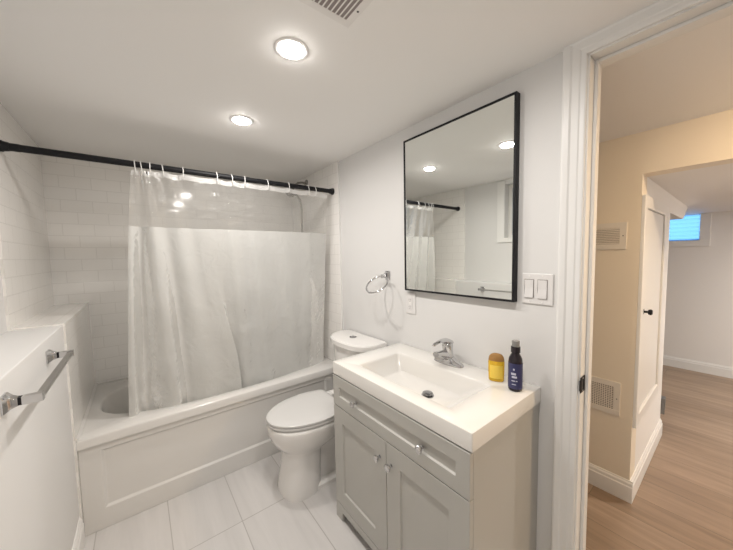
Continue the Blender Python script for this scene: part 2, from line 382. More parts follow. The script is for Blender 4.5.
# ------------------------------------------------------------------ ceiling lights
def downlight(x, y, z, label, m, r=0.057, rl=0.041, watts=0.0):
    t = thing('ceiling_light', (x, y, z), label, 'ceiling light', 'recessed round ceiling lights')
    bm = new(); rings = []
    for d, rr in ((0, r), (0.001, r), (0.003, r-0.006), (0.003, rl+0.002), (0.0025, rl), (0.0, rl)):
        rings.append([(x+rr*math.cos(2*PI*k/48), y+rr*math.sin(2*PI*k/48), z-d) for k in range(48)])
    loft(bm, rings, False, False); obj('trim_ring', bm, M['trim_ring'], t, smooth=40)
    bm = new(); loft(bm, [[(x+rl*q*math.cos(2*PI*k/48), y+rl*q*math.sin(2*PI*k/48), z-d) for k in range(48)] for q, d in ((1, 0.0025), (0.97, 0.005), (0.88, 0.0075), (0.6, 0.0095), (0.2, 0.0105))], False, True)
    obj('lens', bm, m, t)
    if watts:
        l = bpy.data.lights.new('downlight_beam', 'AREA'); l.shape = 'DISK'; l.size = 2*rl*0.9; l.energy = watts; l.spread = SPREAD; l.color = (1.0, 0.955, 0.905)
        lo = bpy.data.objects.new('downlight_beam', l); C.objects.link(lo); lo.location = (0, 0, -0.0115); lo.parent = t
    return t
downlight(-0.765, 0.967, H, 'lit round recessed ceiling light beside the ceiling vent', M['lens'], watts=LAMP_W)
downlight(-0.757, 1.600, H, 'lit round recessed ceiling light near the shower curtain rod', M['lens'], watts=LAMP_W)
downlight(-0.760, 0.334, H, 'unseen added fill light in the ceiling above the doorway end of the bathroom', M['lens'], watts=LAMP_W)  # out-of-view fill lamp, added to brighten vanity side, half wall and floor
downlight(0.38, -0.55, 1.968, 'lit round recessed light in the hallway ceiling', M['lens_hall'])
downlight(2.30, -1.20, HB, 'unseen added fill light in the ceiling of the far room', M['lens_room_fill'], 0.08, 0.065)  # no known fixture here; added to brighten the room beyond

# ceiling vent
vx1, vy1 = -0.688, 0.752; t = thing('ceiling_vent', (vx1-0.12, vy1-0.06, H), 'white slatted vent grille in the bathroom ceiling', 'vent')
bm = new(); vx0, vy0 = vx1-0.25, vy1-0.115; fl = 0.022
box(bm, vx0-fl, vx0, vy0-fl, vy1+fl, H-0.0025, H); box(bm, vx1, vx1+fl, vy0-fl, vy1+fl, H-0.0025, H)
box(bm, vx0, vx1, vy0-fl, vy0, H-0.0025, H); box(bm, vx0, vx1, vy1, vy1+fl, H-0.0025, H)
obj('frame', bm, M['vent'], t, bevel=0.0010)
obj('backing', box(new(), vx0, vx1, vy0, vy1, H-0.0012, H-0.0002), M['duct_grey'], t)
n = 18
for i in range(n):
    xx = vx0 + (i+0.25)*0.25/n
    bm = prism(new(), [(xx-0.0019, H-0.0014), (xx+0.0004, H-0.0014), (xx+0.0019, H-0.0026), (xx-0.0004, H-0.0026)], 'y', vy0, vy1)
    obj('slat', bm, M['vent'], t)
obj('screw', lathe(new(), (vx1+0.010, vy1-0.045, H-0.0024), (0, 0, -1), [(0, 0.0035), (0.001, 0.003)], 12), M['slot'], t)

# ------------------------------------------------------------------ bathtub
tub = thing('bathtub', ((XL)/2, (YT+YB)/2, 0), 'white alcove bathtub with a recessed panel on its apron', 'bathtub')
X0, X1, Y0, Y1 = XL+0.0081, -0.010, YT, YB-0.001
bm = new(); NS = 96
def rim_ring(cx, cy, a, b, e, z): return [(x, y, z) for x, y in sup(cx, cy, a, b, e, NS)]
def rect_ring(z, ins=0.0):
    cx, cy = (X0+X1)/2, (Y0+Y1)/2; a, b = (X1-X0)/2-ins, (Y1-Y0)/2-ins; out = []
    for k in range(NS):
        t_ = 2*PI*k/NS; c, s = math.cos(t_), math.sin(t_); q = 1/max(abs(c), abs(s)); out.append((cx+a*c*q, cy+b*s*q, z))
    return out
bx, by = -0.752, 2.295
loft(bm, [rect_ring(ZT-0.05), rect_ring(ZT-0.010), rect_ring(ZT-0.003, 0.003), rect_ring(ZT, 0.010),
          rim_ring(bx, by, 0.690, 0.335, 2.6, ZT), rim_ring(bx, by, 0.682, 0.327, 2.6, ZT-0.004), rim_ring(bx, by, 0.675, 0.320, 2.6, ZT-0.016),
          rim_ring(bx+0.015, by, 0.640, 0.300, 2.7, ZT-0.16), rim_ring(bx+0.03, by, 0.60, 0.278, 2.8, ZT-0.30), rim_ring(bx+0.03, by, 0.565, 0.255, 2.8, ZT-0.345), rim_ring(bx+0.03, by, 0.45, 0.18, 2.6, ZT-0.36)], False, True)
obj('basin', bm, M['acrylic'], tub, smooth=50)
obj('caulk_bead', prism(new(), [(X0, ZT-0.008), (X0+0.013, ZT-0.0015), (X0+0.010, ZT+0.002), (X0+0.003, ZT+0.005), (X0, ZT+0.008)], 'y', Y0+0.01, Y1), M['acrylic'], tub)
# apron with recessed panel
bm = new()
px0, px1, pz0, pz1 = -1.410, -0.146, 0.104, 0.404; yf = Y0+0.012; rec = 0.010; ch = 0.010
def quad(bm, *p): bm.faces.new([bm.verts.new(q) for q in p])
O_ = [(X0, yf, 0), (X1, yf, 0), (X1, yf, ZT-0.045), (X0, yf, ZT-0.045)]
I_ = [(px0, yf, pz0), (px1, yf, pz0), (px1, yf, pz1), (px0, yf, pz1)]
J_ = [(px0+ch, yf+rec, pz0+ch), (px1-ch, yf+rec, pz0+ch), (px1-ch, yf+rec, pz1-ch), (px0+ch, yf+rec, pz1-ch)]
VO, VI, VJ = ([bm.verts.new(q) for q in r] for r in (O_, I_, J_))
VB = [bm.verts.new((q[0], yf+0.05, q[2])) for q in O_]
for i in range(4):
    j = (i+1) % 4
    bm.faces.new((VO[i], VO[j], VI[j], VI[i])); bm.faces.new((VI[i], VI[j], VJ[j], VJ[i])); bm.faces.new((VB[i], VB[j], VO[j], VO[i]))
bm.faces.new(VJ); bm.faces.new(VB[::-1])
obj('apron', bm, M['acrylic'], tub, bevel=0.003)

# ------------------------------------------------------------------ shower rod, rings, curtain
YR, ZR, RR = 1.948, 1.8226, 0.0155
t = thing('curtain_rod', (-0.8, YR, ZR-RR), 'black metal shower curtain rod spanning the tub alcove', 'curtain rod')
bm = new(); tube(bm, [(-1.595, YR, ZR), (-0.012, YR, ZR)], RR, 20); obj('inner_tube', bm, M['black'], t, smooth=40)
bm = new(); tube(bm, [(XLU+0.012, YR, ZR), (-1.59, YR, ZR)], RR+0.0012, 20); obj('outer_tube', bm, M['black'], t, smooth=40)
for xx, s in ((-0.010, -1), (XLU+0.010, 1)):
    obj('end_flange', lathe(new(), (xx, YR, ZR), (s, 0, 0), [(0, 0.024), (0.010, 0.024), (0.014, 0.021), (0.024, 0.0195), (0.03, 0.0180)], 28), M['black'], t, smooth=40)
RX_ = [-1.200, -1.174, -1.138, -1.082, -0.989, -0.817, -0.733, -0.660, -0.514, -0.369, -0.221, -0.165]
CY = YR
def top_x(u):     # curtain position along the rod for sheet fraction u: rings are evenly spaced on the sheet
    us = [0.0]+[(i+0.5)/12 for i in range(12)]+[1.0]; xs = [-1.212]+RX_+[-0.060]
    for a in range(13):
        if u <= us[a+1]:
            q = (u-us[a])/(us[a+1]-us[a]); return xs[a]+(xs[a+1]-xs[a])*q, xs[a+1]-xs[a]
    return xs[-1], 0.1
ZTOP, ZBAND, ZBOT = 1.804, 1.505, 0.36
BUMP = [(0.005, 0.030, 0.026), (0.075, 0.026, -0.036), (0.150, 0.048, 0.034), (0.235, 0.030, -0.016), (0.290, 0.035, 0.016), (0.345, 0.03, -0.012),
        (0.485, 0.052, 0.028), (0.628, 0.045, 0.016), (0.765, 0.042, 0.015), (0.885, 0.036, 0.009)]
def fold(u, v):
    """broad irregular folds; they drift sideways and open up towards the hem"""
    f = 0.0
    for i, (c, w_, a) in enumerate(BUMP):
        cc = c + 0.02*v*math.sin(3.1*i+1.0); ww = w_*(1+0.35*v*math.sin(1.7*i))
        f += a*math.exp(-((u-cc)/ww)**2)
    return f
def cpoint(u, z):
    v = max(0.0, min(1.0, (ZTOP-z)/(ZTOP-ZBOT)))
    xt, gap = top_x(u)
    xb = -1.305 + (1.305-0.075)*(u**0.95)
    k = v**0.7
    x = xt*(1-k)+xb*k
    slack = max(0.0, 1-gap/0.118)
    y0 = CY + 0.052*min(1, v/0.9) + 0.010*v
    y = y0 - fold(u, v)*(0.22+0.85*min(1, max(0, v-0.10)*2.4))
    y += (0.004+0.001*slack)*math.sin(2*PI*(12*u))*max(0, 1-v*3.2)*max(0.0, min(1.0, (0.86-u)*8))          # gathers hanging from the rings
    # a wide pleat that laps over its neighbour low on the sheet
    s_ = max(0.0, min(1.0, (v-0.34)/0.5)); s_ = s_*s_*(3-2*s_)
    c0 = 0.405
    lap = math.exp(-((u-c0)/0.085)**2) if u < c0 else max(0.0, 1-(u-c0)/0.028)**1.0
    x += 0.075*s_*lap
    y += s_*(-0.022 if u < c0 else -0.022+0.050*min(1, (u-c0)/0.028))*(1.0 if u > c0 else math.exp(-((u-c0)/0.10)**2))
    if u > c0+0.028: y += -s_*0.028*(1-math.exp(-((u-c0-0.028)/0.12)**2))
    # crumples left over from the package
    cr = noise.noise(Vector((x*7, z*5, 2.0)))*0.007*min(1, v*1.5)
    q = noise.noise(Vector((x*11+3*z, z*9-2*x, 7.0))); cr += (abs(q)-0.25)*0.0045*min(1, max(0, v-0.16)*3)
    q = noise.noise(Vector((x*23-5*z, z*21+4*x, 4.0))); cr += (abs(q)-0.25)*0.0015*min(1, max(0, v-0.16)*3)
    y += cr
    if x > -0.26: y += 0.055*max(0, (x+0.26)/0.20)**1.5*min(1, v*1.1)          # follows the curved end of the basin
    if z < ZT+0.10: y = max(y, 1.974) if z < ZT+0.03 else max(y, 1.974-(z-ZT-0.03)*0.4)
    return (x, y, z)
def sheet(zs, nu, ufun=None, topsag=False):
    bm = new(); V = []
    for j, z in enumerate(zs):
        row = []
        for i in range(nu+1):
            u = i/nu; zz = z
            if topsag:
                sag = abs(math.sin(PI*(u*12-0.5)))**0.8; gap = top_x(u)[1]
                amt = 0.007*sag*(1+0.8*max(0, 1-gap/0.12))*(0.6+0.6*noise.noise(Vector((u*17, 3, 1)))+0.4)
                zz = z - amt*(1.0 if j == 0 else 0.75)
            row.append(bm.verts.new(cpoint(u, zz)))
        V.append(row)
    for a, b in zip(V, V[1:]):
        for i in range(nu): bm.faces.new((a[i], a[i+1], b[i+1], b[i]))
    return bm
cur = thing('shower_curtain', (-0.68, CY, ZBOT), 'white vinyl shower curtain with a clear band along its top', 'shower curtain')
lin = lambda a, b, n: [a+(b-a)*i/n for i in range(n+1)]
o = obj('top_hem', sheet(lin(ZTOP, ZTOP-0.030, 4), 240, topsag=True), M['hem'], cur, smooth=180); tag(o, 'bunched whitish hem')
# clear band starts where the hem ends
bm = new(); V = []
for j in range(25):
    row = []
    for i in range(241):
        u = i/240
        sag = abs(math.sin(PI*(u*12-0.5)))**0.8; gap = top_x(u)[1]
        amt = 0.007*sag*(1+0.8*max(0, 1-gap/0.12))*(0.6+0.6*noise.noise(Vector((u*17, 3, 1)))+0.4)
        za = ZTOP-0.030-0.75*amt
        row.append(bm.verts.new(cpoint(u, za+(ZBAND-za)*j/24)))
    V.append(row)
for a, b in zip(V, V[1:]):
    for i in range(240): bm.faces.new((a[i], a[i+1], b[i+1], b[i]))
o = obj('clear_band', bm, M['clear'], cur, smooth=180); tag(o, 'see-through clear vinyl band')
o = obj('white_panel', sheet(lin(ZBAND, ZBOT, 110), 300), M['white_vinyl'], cur, smooth=180); tag(o, 'milky white vinyl panel')
NM = ['nearest the free left edge of the curtain', 'second along from the free edge of the curtain', 'third along from the free edge of the curtain', 'fourth along from the free edge of the curtain',
      'fifth along from the free edge of the curtain', 'sixth along from the free edge of the curtain', 'seventh along, at the middle of the rod', 'eighth along from the free edge of the curtain', 'fourth from the rod end by the toilet',
      'third from the rod end by the toilet', 'second from the rod end by the toilet', 'closest to the rod end by the toilet']
for i, xx in enumerate(RX_):
    bm = torus(new(), (xx, YR, ZR-0.0135), (0, 1, 0), (0.12*random.uniform(-1, 1), 0, 1), 0.0225, 0.0325, 0.0022, 36, 8)
    o = obj('curtain_ring', bm, M['ring'], smooth=180)
    tag(o, 'white curtain ring on the black rod, '+NM[i], 'curtain ring', 'white rings on the shower rod')

# ------------------------------------------------------------------ shower head behind the curtain
t = thing('hand_shower', (0, 2.39, 1.7), 'metal hand shower on a bent wall arm behind the curtain', 'shower')
YS = 2.385
obj('wall_flange', lathe(new(), (-0.009, YS, 1.972), (-1, 0, 0), [(0, 0.032), (0.004, 0.031), (0.012, 0.018), (0.014, 0.010)], 28), M['pipe'], t, smooth=40)
obj('arm', tube(new(), [(-0.012, YS, 1.972), (-0.05, YS, 1.974), (-0.09, YS, 1.965), (-0.12, YS, 1.938), (-0.14, YS, 1.912)], 0.010, 14), M['pipe'], t, smooth=50)
obj('hose', tube(new(), [(-0.185, YS-0.03, 1.835), (-0.155, YS-0.035, 1.857), (-0.12, YS-0.035, 1.850), (-0.092, YS-0.035, 1.815), (-0.080, YS-0.035, 1.74), (-0.080, YS-0.035, 1.5), (-0.11, YS-0.04, 1.2), (-0.15, YS-0.04, 1.05)], 0.0085, 12), M['pipe'], t, smooth=50)
obj('spray_head', lathe(new(), (-0.135, YS, 1.918), (-0.6, -0.25, -0.75), [(0, 0.012), (0.02, 0.014), (0.035, 0.03), (0.06, 0.043), (0.07, 0.043), (0.075, 0.036)], 32), M['pipe'], t, smooth=40)

# ------------------------------------------------------------------ toilet
TY = 1.553
toi = thing('toilet', (-0.36, TY, 0), 'white two-piece toilet with closed lid between tub and vanity', 'toilet')
def egg(xf, xb, hw, z, e=2.2, n=48, pinch=0.0):
    cx = (xf+xb)/2; a = (xb-xf)/2; out = []
    for k in range(n):
        t_ = 2*PI*k/n; c, s = math.cos(t_), math.sin(t_)
        x = cx + a*math.copysign(abs(c)**(2/e), c); y = TY + hw*math.copysign(abs(s)**(2/e), s)*(1+pinch*c)
        out.append((x, y, z))
    return out
bm = new()   # front column and bowl
loft(bm, [egg(-0.652, -0.425, 0.130, 0.0, 2.6), egg(-0.650, -0.425, 0.129, 0.02, 2.6), egg(-0.632, -0.420, 0.116, 0.12, 2.6), egg(-0.620, -0.410, 0.109, 0.215, 2.6), egg(-0.622, -0.39, 0.110, 0.232, 2.5),
          egg(-0.640, -0.33, 0.126, 0.256, 2.4), egg(-0.668, -0.27, 0.150, 0.285, 2.3), egg(-0.692, -0.235, 0.170, 0.325, 2.2), egg(-0.702, -0.22, 0.181, 0.365, 2.2), egg(-0.704, -0.215, 0.183, 0.39, 2.2), egg(-0.701, -0.215, 0.180, 0.402, 2.2), egg(-0.685, -0.22, 0.168, 0.406, 2.2)])
obj('bowl', bm, M['ceramic'], toi, smooth=60)
bm = new()   # narrow rear body with trapway and foot flange
loft(bm, [egg(-0.60, -0.10, 0.120, 0.0, 4), egg(-0.60, -0.10, 0.120, 0.022, 4), egg(-0.59, -0.105, 0.110, 0.030, 4)])
loft(bm, [egg(-0.56, -0.12, 0.075, 0.03, 3.5), egg(-0.56, -0.11, 0.070, 0.16, 3.5), egg(-0.56, -0.09, 0.080, 0.22, 3.5), egg(-0.56, -0.045, 0.120, 0.27, 4), egg(-0.54, -0.03, 0.160, 0.34, 4), egg(-0.52, -0.03, 0.175, 0.400, 4)])
obj('pedestal', bm, M['ceramic'], toi, smooth=50)
def lidring(xf, hw, z, xb=-0.285, n=40):
    """elongated seat outline: round front, straight back edge"""
    xm = -0.44; out = []
    for k in range(n+1):
        a = -PI/2+PI*k/n; out.append((xm-(xm-xf)*math.cos(a), TY-hw*math.sin(a), z))
    for q in (0.25, 0.5, 0.75, 0.93):
        out.append((xm+(xb-xm)*q, TY-hw*(1-0.20*q*q), z))
    out.append((xb, TY-hw*0.74, z)); out.append((xb, TY+hw*0.74, z))
    for q in (0.93, 0.75, 0.5, 0.25):
        out.append((xm+(xb-xm)*q, TY+hw*(1-0.20*q*q), z))
    return out
bm = new()
loft(bm, [lidring(-0.703, 0.180, 0.409), lidring(-0.707, 0.183, 0.413), lidring(-0.707, 0.183, 0.423), lidring(-0.703, 0.180, 0.427)])
obj('seat', bm, M['seat'], toi, smooth=50)
bm = new()
loft(bm, [lidring(-0.703, 0.180, 0.4285), lidring(-0.708, 0.184, 0.432), lidring(-0.707, 0.183, 0.440), lidring(-0.695, 0.172, 0.446, -0.292), lidring(-0.65, 0.135, 0.449, -0.32), lidring(-0.56, 0.05, 0.450, -0.38)])
obj('lid', bm, M['seat'], toi, smooth=50)
for s in (-1, 1):
    bm = new(); tube(bm, [(-0.268, TY+s*0.075-0.028, 0.424), (-0.268, TY+s*0.075+0.028, 0.424)], 0.016, 14); obj('hinge', bm, M['seat'], toi, smooth=50)
TK = TY+0.022
def tank_ring(x0, hw, z, bulge, n=24, r=0.03):
    out = [(-0.012, TK+hw, z)]
    for k in range(n+1):
        q = -1+2*k/n; yy = -q
        edge = (1-abs(yy)**7)
        out.append((x0*(0.62+0.38*edge)-bulge*(1-yy*yy), TK+hw*yy, z))
    out.append((-0.012, TK-hw, z)); return out
bm = new(); loft(bm, [tank_ring(-0.150, 0.185, 0.40, 0.03), tank_ring(-0.155, 0.190, 0.43, 0.032), tank_ring(-0.165, 0.206, 0.742, 0.04)])
obj('tank', bm, M['ceramic'], toi, smooth=35, bevel=0.006)
bm = new(); loft(bm, [tank_ring(-0.174, 0.218, 0.744, 0.045), tank_ring(-0.178, 0.222, 0.748, 0.046), tank_ring(-0.178, 0.222, 0.775, 0.046), tank_ring(-0.172, 0.217, 0.783, 0.045), tank_ring(-0.15, 0.198, 0.786, 0.04)])
obj('tank_lid', bm, M['ceramic'], toi, smooth=35)
o = obj('flush_button', lathe(new(), (-0.105, TK+0.012, 0.786), (0, 0, 1), [(0, 0.024), (0.004, 0.024), (0.005, 0.021), (0.005, 0.019), (0.0035, 0.018)], 32), M['flush'], toi, smooth=40); tag(o, 'chrome round dual flush button')
obj('button_half', prism(new(), [(-0.105+0.017*math.cos(a), TK+0.013+0.016*math.sin(a)) for a in [PI*k/16 for k in range(17)]], 'z', 0.7885, 0.7925), M['chrome'], o)
obj('button_half', prism(new(), [(-0.105+0.017*math.cos(a), TK+0.011+0.016*math.sin(a)) for a in [PI+PI*k/16 for k in range(17)]], 'z', 0.7885, 0.7915), M['nickel'], o)

# ------------------------------------------------------------------ vanity cabinet
VY0, VY1 = 0.469, 1.235; VX = -0.458; FX = -0.478; ZC, TC = 0.8076, 0.0589; ZB = ZC-TC
van = thing('vanity_cabinet', (-0.24, (VY0+VY1)/2, 0), 'light grey shaker bathroom vanity cabinet with two doors and one drawer', 'cabinet')
bm = new()
box(bm, VX, -0.002, VY0, VY0+0.016, 0, ZB-0.001); box(bm, VX, -0.002, VY1-0.016, VY1, 0, ZB-0.001)        # side panels
box(bm, VX, -0.02, VY0+0.016, VY1-0.016, 0.06, 0.076); box(bm, -0.02, -0.004, VY0+0.016, VY1-0.016, 0.06, ZB-0.001)
box(bm, VX, VX+0.03, VY0+0.016, VY1-0.016, ZB-0.02, ZB-0.001)
box(bm, VX, VX+0.016, VY0+0.016, VY1-0.016, 0.575, 0.605)
obj('body', bm, M['grey'], van, bevel=0.001)
# face apron with the two feet
poly = [(VY0, 0), (VY0+0.052, 0), (VY0+0.058, 0.048), (VY1-0.058, 0.048), (VY1-0.052, 0), (VY1, 0), (VY1, 0.084), (VY0, 0.084)]
obj('base_apron', prism(new(), poly, 'x', FX, VX), M['grey'], van, bevel=0.001)
def shaker(name, ya, yb, za, zb, fr, parent):
    bm = new(); rec_, ch_ = 0.007, 0.004
    o0 = [(FX, ya, za), (FX, yb, za), (FX, yb, zb), (FX, ya, zb)]
    i0 = [(FX, ya+fr, za+fr), (FX, yb-fr, za+fr), (FX, yb-fr, zb-fr), (FX, ya+fr, zb-fr)]
    j0 = [(FX+rec_, ya+fr+ch_, za+fr+ch_), (FX+rec_, yb-fr-ch_, za+fr+ch_), (FX+rec_, yb-fr-ch_, zb-fr-ch_), (FX+rec_, ya+fr+ch_, zb-fr-ch_)]
    b0 = [(VX-0.001, q[1], q[2]) for q in o0]
    A, B, D, E_ = ([bm.verts.new(q) for q in r] for r in (o0, i0, j0, b0))
    for i in range(4):
        j = (i+1) % 4
        bm.faces.new((A[i], A[j], B[j], B[i])); bm.faces.new((B[i], B[j], D[j], D[i])); bm.faces.new((E_[i], E_[j], A[j], A[i]))
    bm.faces.new(D); bm.faces.new(E_[::-1])
    return obj(name, bm, M['grey'], parent, bevel=0.0012)
def knob(y, z, parent):
    o = obj('knob', lathe(new(), (FX, y, z), (-1, 0, 0), [(0, 0.009), (0.002, 0.009), (0.003, 0.005), (0.012, 0.005), (0.014, 0.011), (0.020, 0.015), (0.025, 0.0135), (0.028, 0.008)], 10), M['chrome'], parent)
    tag(o, 'faceted chrome knob')
dr = shaker('drawer', VY0, VY1, 0.5955, ZB-0.006, 0.050, van)
knob(1.045, 0.668, dr); knob(0.652, 0.668, dr)
SY = 0.843
d1 = shaker('door', SY+0.0015, VY1, 0.087, 0.5915, 0.075, van); knob(SY+0.040, 0.508, d1)
d2 = shaker('door', VY0, SY-0.0015, 0.087, 0.5915, 0.075, van); knob(SY-0.030, 0.508, d2)

# ------------------------------------------------------------------ sink top
sk = thing('sink_top', (-0.235, 0.852, ZB), 'cream white rectangular sink countertop on the grey vanity', 'sink')
sx0, sx1, sy0, sy1 = -0.476, -0.001, 0.4632, 1.2408
bx0, bx1, by0, by1 = -0.405, -0.135, 0.595, 1.118
def rr(x0, x1, y0, y1, r, z, n=8):
    out = []
    for cx, cy, a0 in ((x1-r, y1-r, 0), (x0+r, y1-r, PI/2), (x0+r, y0+r, PI), (x1-r, y0+r, 1.5*PI)):
        for k in range(n+1):
            a = a0+PI/2*k/n; out.append((cx+r*math.cos(a), cy+r*math.sin(a), z))
    return out
bm = new()
zb_ = ZC-0.095
def tilt(ring, zfun): return [(x, y, zfun(x, y)) for x, y, z in ring]
loft(bm, [rr(sx0+0.02, sx1-0.02, sy0+0.02, sy1-0.02, 0.004, ZB+0.001), rr(sx0, sx1, sy0, sy1, 0.004, ZB), rr(sx0, sx1, sy0, sy1, 0.005, ZC-0.004), rr(sx0+0.0012, sx1-0.0012, sy0+0.0012, sy1-0.0012, 0.005, ZC-0.0012), rr(sx0+0.004, sx1-0.004, sy0+0.004, sy1-0.004, 0.006, ZC),
          rr(bx0-0.004, bx1+0.004, by0-0.004, by1+0.004, 0.020, ZC), rr(bx0, bx1, by0, by1, 0.020, ZC-0.003), rr(bx0+0.004, bx1-0.004, by0+0.012, by1-0.004, 0.020, ZC-0.012),
          tilt(rr(bx0+0.018, bx1-0.018, by0+0.11, by1-0.030, 0.03, 0), lambda x, y: zb_+0.012),
          tilt(rr(bx0+0.030, bx1-0.030, by0+0.14, by1-0.045, 0.03, 0), lambda x, y: zb_+0.003),
          rr(-0.30, -0.235, 0.80, 0.87, 0.02, zb_)], False, True)
obj('counter', bm, M['counter'], sk, smooth=40)
o = obj('drain_stopper', lathe(new(), (-0.245, 0.826, zb_), (0, 0, 1), [(0, 0.027), (0.003, 0.027), (0.004, 0.018), (0.008, 0.018), (0.010, 0.0235), (0.014, 0.0215), (0.017, 0.012)], 32), M['flush'], sk, smooth=40); tag(o, 'dark chrome pop-up drain stopper')

# ------------------------------------------------------------------ faucet
FXc, FYc = -0.066, 0.850
fa = thing('faucet', (FXc, FYc, ZC), 'chrome single-lever faucet on the sink counter', 'faucet')
bm = new()
def stadium(cx, cy, hx, hy, z, n=40): return [(x, y, z) for x, y in sup(cx, cy, hx, hy, 2.6, n)]
loft(bm, [stadium(FXc, FYc, 0.029, 0.080, ZC+0.0005), stadium(FXc, FYc, 0.029, 0.080, ZC+0.006), stadium(FXc, FYc, 0.025, 0.074, ZC+0.012), stadium(FXc, FYc, 0.023, 0.050, ZC+0.020), stadium(FXc, FYc, 0.021, 0.030, ZC+0.034)])
obj('base_plate', bm, M['chrome'], fa, smooth=60)
bm = new(); lathe(bm, (FXc, FYc, ZC+0.02), (-0.10, 0, 1), [(0, 0.026), (0.02, 0.0245), (0.045, 0.024), (0.072, 0.026), (0.082, 0.022), (0.086, 0.012)], 28)
obj('body', bm, M['chrome'], fa, smooth=50)
bm = new(); rings = []
for i in range(9):
    q = i/8; cx = FXc-0.005-0.088*q; cz = ZC+0.040+0.026*q-0.004*q*q; ry = 0.022-0.005*q; rz = 0.027-0.014*q
    rings.append([(cx+0.15*rz*math.sin(2*PI*k/20), FYc+ry*math.cos(2*PI*k/20), cz+rz*math.sin(2*PI*k/20)) for k in range(20)])
loft(bm, rings); obj('spout', bm, M['chrome'], fa, smooth=60)
obj('aerator', lathe(new(), (FXc-0.082, FYc, ZC+0.054), (-0.15, 0, -1), [(0, 0.0125), (0.014, 0.0125), (0.015, 0.010)], 20), M['nickel'], fa, smooth=40)
bm = new(); rings = []
for i, (dx, dz, ry, rz) in enumerate([(0.022, 0.090, 0.010, 0.006), (0.010, 0.104, 0.023, 0.012), (-0.010, 0.112, 0.024, 0.012), (-0.035, 0.117, 0.018, 0.009), (-0.07, 0.117, 0.012, 0.006), (-0.10, 0.112, 0.010, 0.005), (-0.112, 0.107, 0.007, 0.004)]):
    rings.append([(FXc+dx, FYc+ry*math.cos(2*PI*k/18), ZC+dz+rz*math.sin(2*PI*k/18)) for k in range(18)])
loft(bm, rings); obj('lever', bm, M['chrome'], fa, smooth=60)

# ------------------------------------------------------------------ bottles
def ell(cx, cy, a, b, z, ang, e=2.0, n=36):
    ca, sa = math.cos(ang), math.sin(ang)
    return [(cx+u*ca-v*sa, cy+u*sa+v*ca, z) for u, v in sup(0, 0, a, b, e, n)]
B1 = (-0.080, 0.604); an = math.radians(118)
b1 = thing('body_oil_bottle', (*B1, ZC), 'small amber yellow oil bottle with brown cap beside the sink', 'bottle')
bm = new(); z0 = ZC+0.0005
loft(bm, [ell(*B1, 0.026, 0.014, z0, an), ell(*B1, 0.029, 0.017, z0+0.004, an), ell(*B1, 0.0305, 0.018, z0+0.04, an), ell(*B1, 0.031, 0.018, z0+0.078, an), ell(*B1, 0.030, 0.0175, z0+0.084, an)])
obj('bottle_body', bm, M['amber'], b1, smooth=50)
bm = new(); zc = z0+0.0845
loft(bm, [ell(*B1, 0.030, 0.0175, zc, an), ell(*B1, 0.0295, 0.017, zc+0.008, an), ell(*B1, 0.027, 0.0155, zc+0.017, an), ell(*B1, 0.021, 0.012, zc+0.025, an), ell(*B1, 0.012, 0.007, zc+0.029, an), ell(*B1, 0.003, 0.002, zc+0.030, an)])
obj('flip_cap', bm, M['amber_cap'], b1, smooth=50)
bm = new(); rings = []
def label_patch(c, a, b, ang, t0, t1, z0_, z1_, e=2.0, n=18, off=0.0008):
    bm = new(); rows = []
    for z in (z0_, z1_):
        row = []
        for k in range(n+1):
            t_ = t0+(t1-t0)*k/n; u, v = (a+off)*math.cos(t_), (b+off)*math.sin(t_)
            row.append(bm.verts.new((c[0]+u*math.cos(ang)-v*math.sin(ang), c[1]+u*math.sin(ang)+v*math.cos(ang), z)))
        rows.append(row)
    for k in range(n): bm.faces.new((rows[0][k], rows[0][k+1], rows[1][k+1], rows[1][k]))
    return bm
T0, T1 = math.radians(40), math.radians(140)
obj('label', label_patch(B1, 0.0305, 0.0180, an, T0, T1, z0+0.014, z0+0.068), M['amber_label'], b1, smooth=60)
B2 = (-0.104, 0.516)
b2 = thing('spray_bottle', (*B2, ZC), 'dark bottle with navy blue label at the corner of the sink counter', 'bottle')
lathe_b = lambda prof, n=36: lathe(new(), (*B2, ZC+0.0005), (0, 0, 1), prof, n)
obj('bottle_body', lathe_b([(0, 0.0205), (0.003, 0.0237), (0.008, 0.0243), (0.112, 0.0243), (0.124, 0.0228), (0.135, 0.0178), (0.142, 0.0135), (0.146, 0.0135)]), M['navy_dark'], b2, smooth=40)
obj('collar', lathe_b([(0.146, 0.0155), (0.147, 0.0165), (0.168, 0.0165), (0.169, 0.015)]), M['navy_dark'], b2, smooth=40)
o = obj('spray_cap', lathe_b([(0.1692, 0.0135), (0.190, 0.0135), (0.1915, 0.012)], 20), M['smoke_cap'], b2); tag(o, 'smoky see-through cap')
lb = obj('label', label_patch(B2, 0.0243, 0.0243, 0, math.radians(95), math.radians(365), ZC+0.012, ZC+0.108, n=48), M['navy'], b2, smooth=180)
for (t0, t1, za, zb2) in [(215, 228, 0.083, 0.090), (200, 238, 0.0655, 0.0735), (206, 246, 0.054, 0.0615), (204, 232, 0.041, 0.045), (237, 250, 0.041, 0.045), (206, 240, 0.028, 0.031)]:
    obj('print_line', label_patch(B2, 0.0243, 0.0243, 0, math.radians(t0-28), math.radians(t1-28), ZC+za, ZC+zb2, off=0.0014), M['print'], lb, smooth=180)

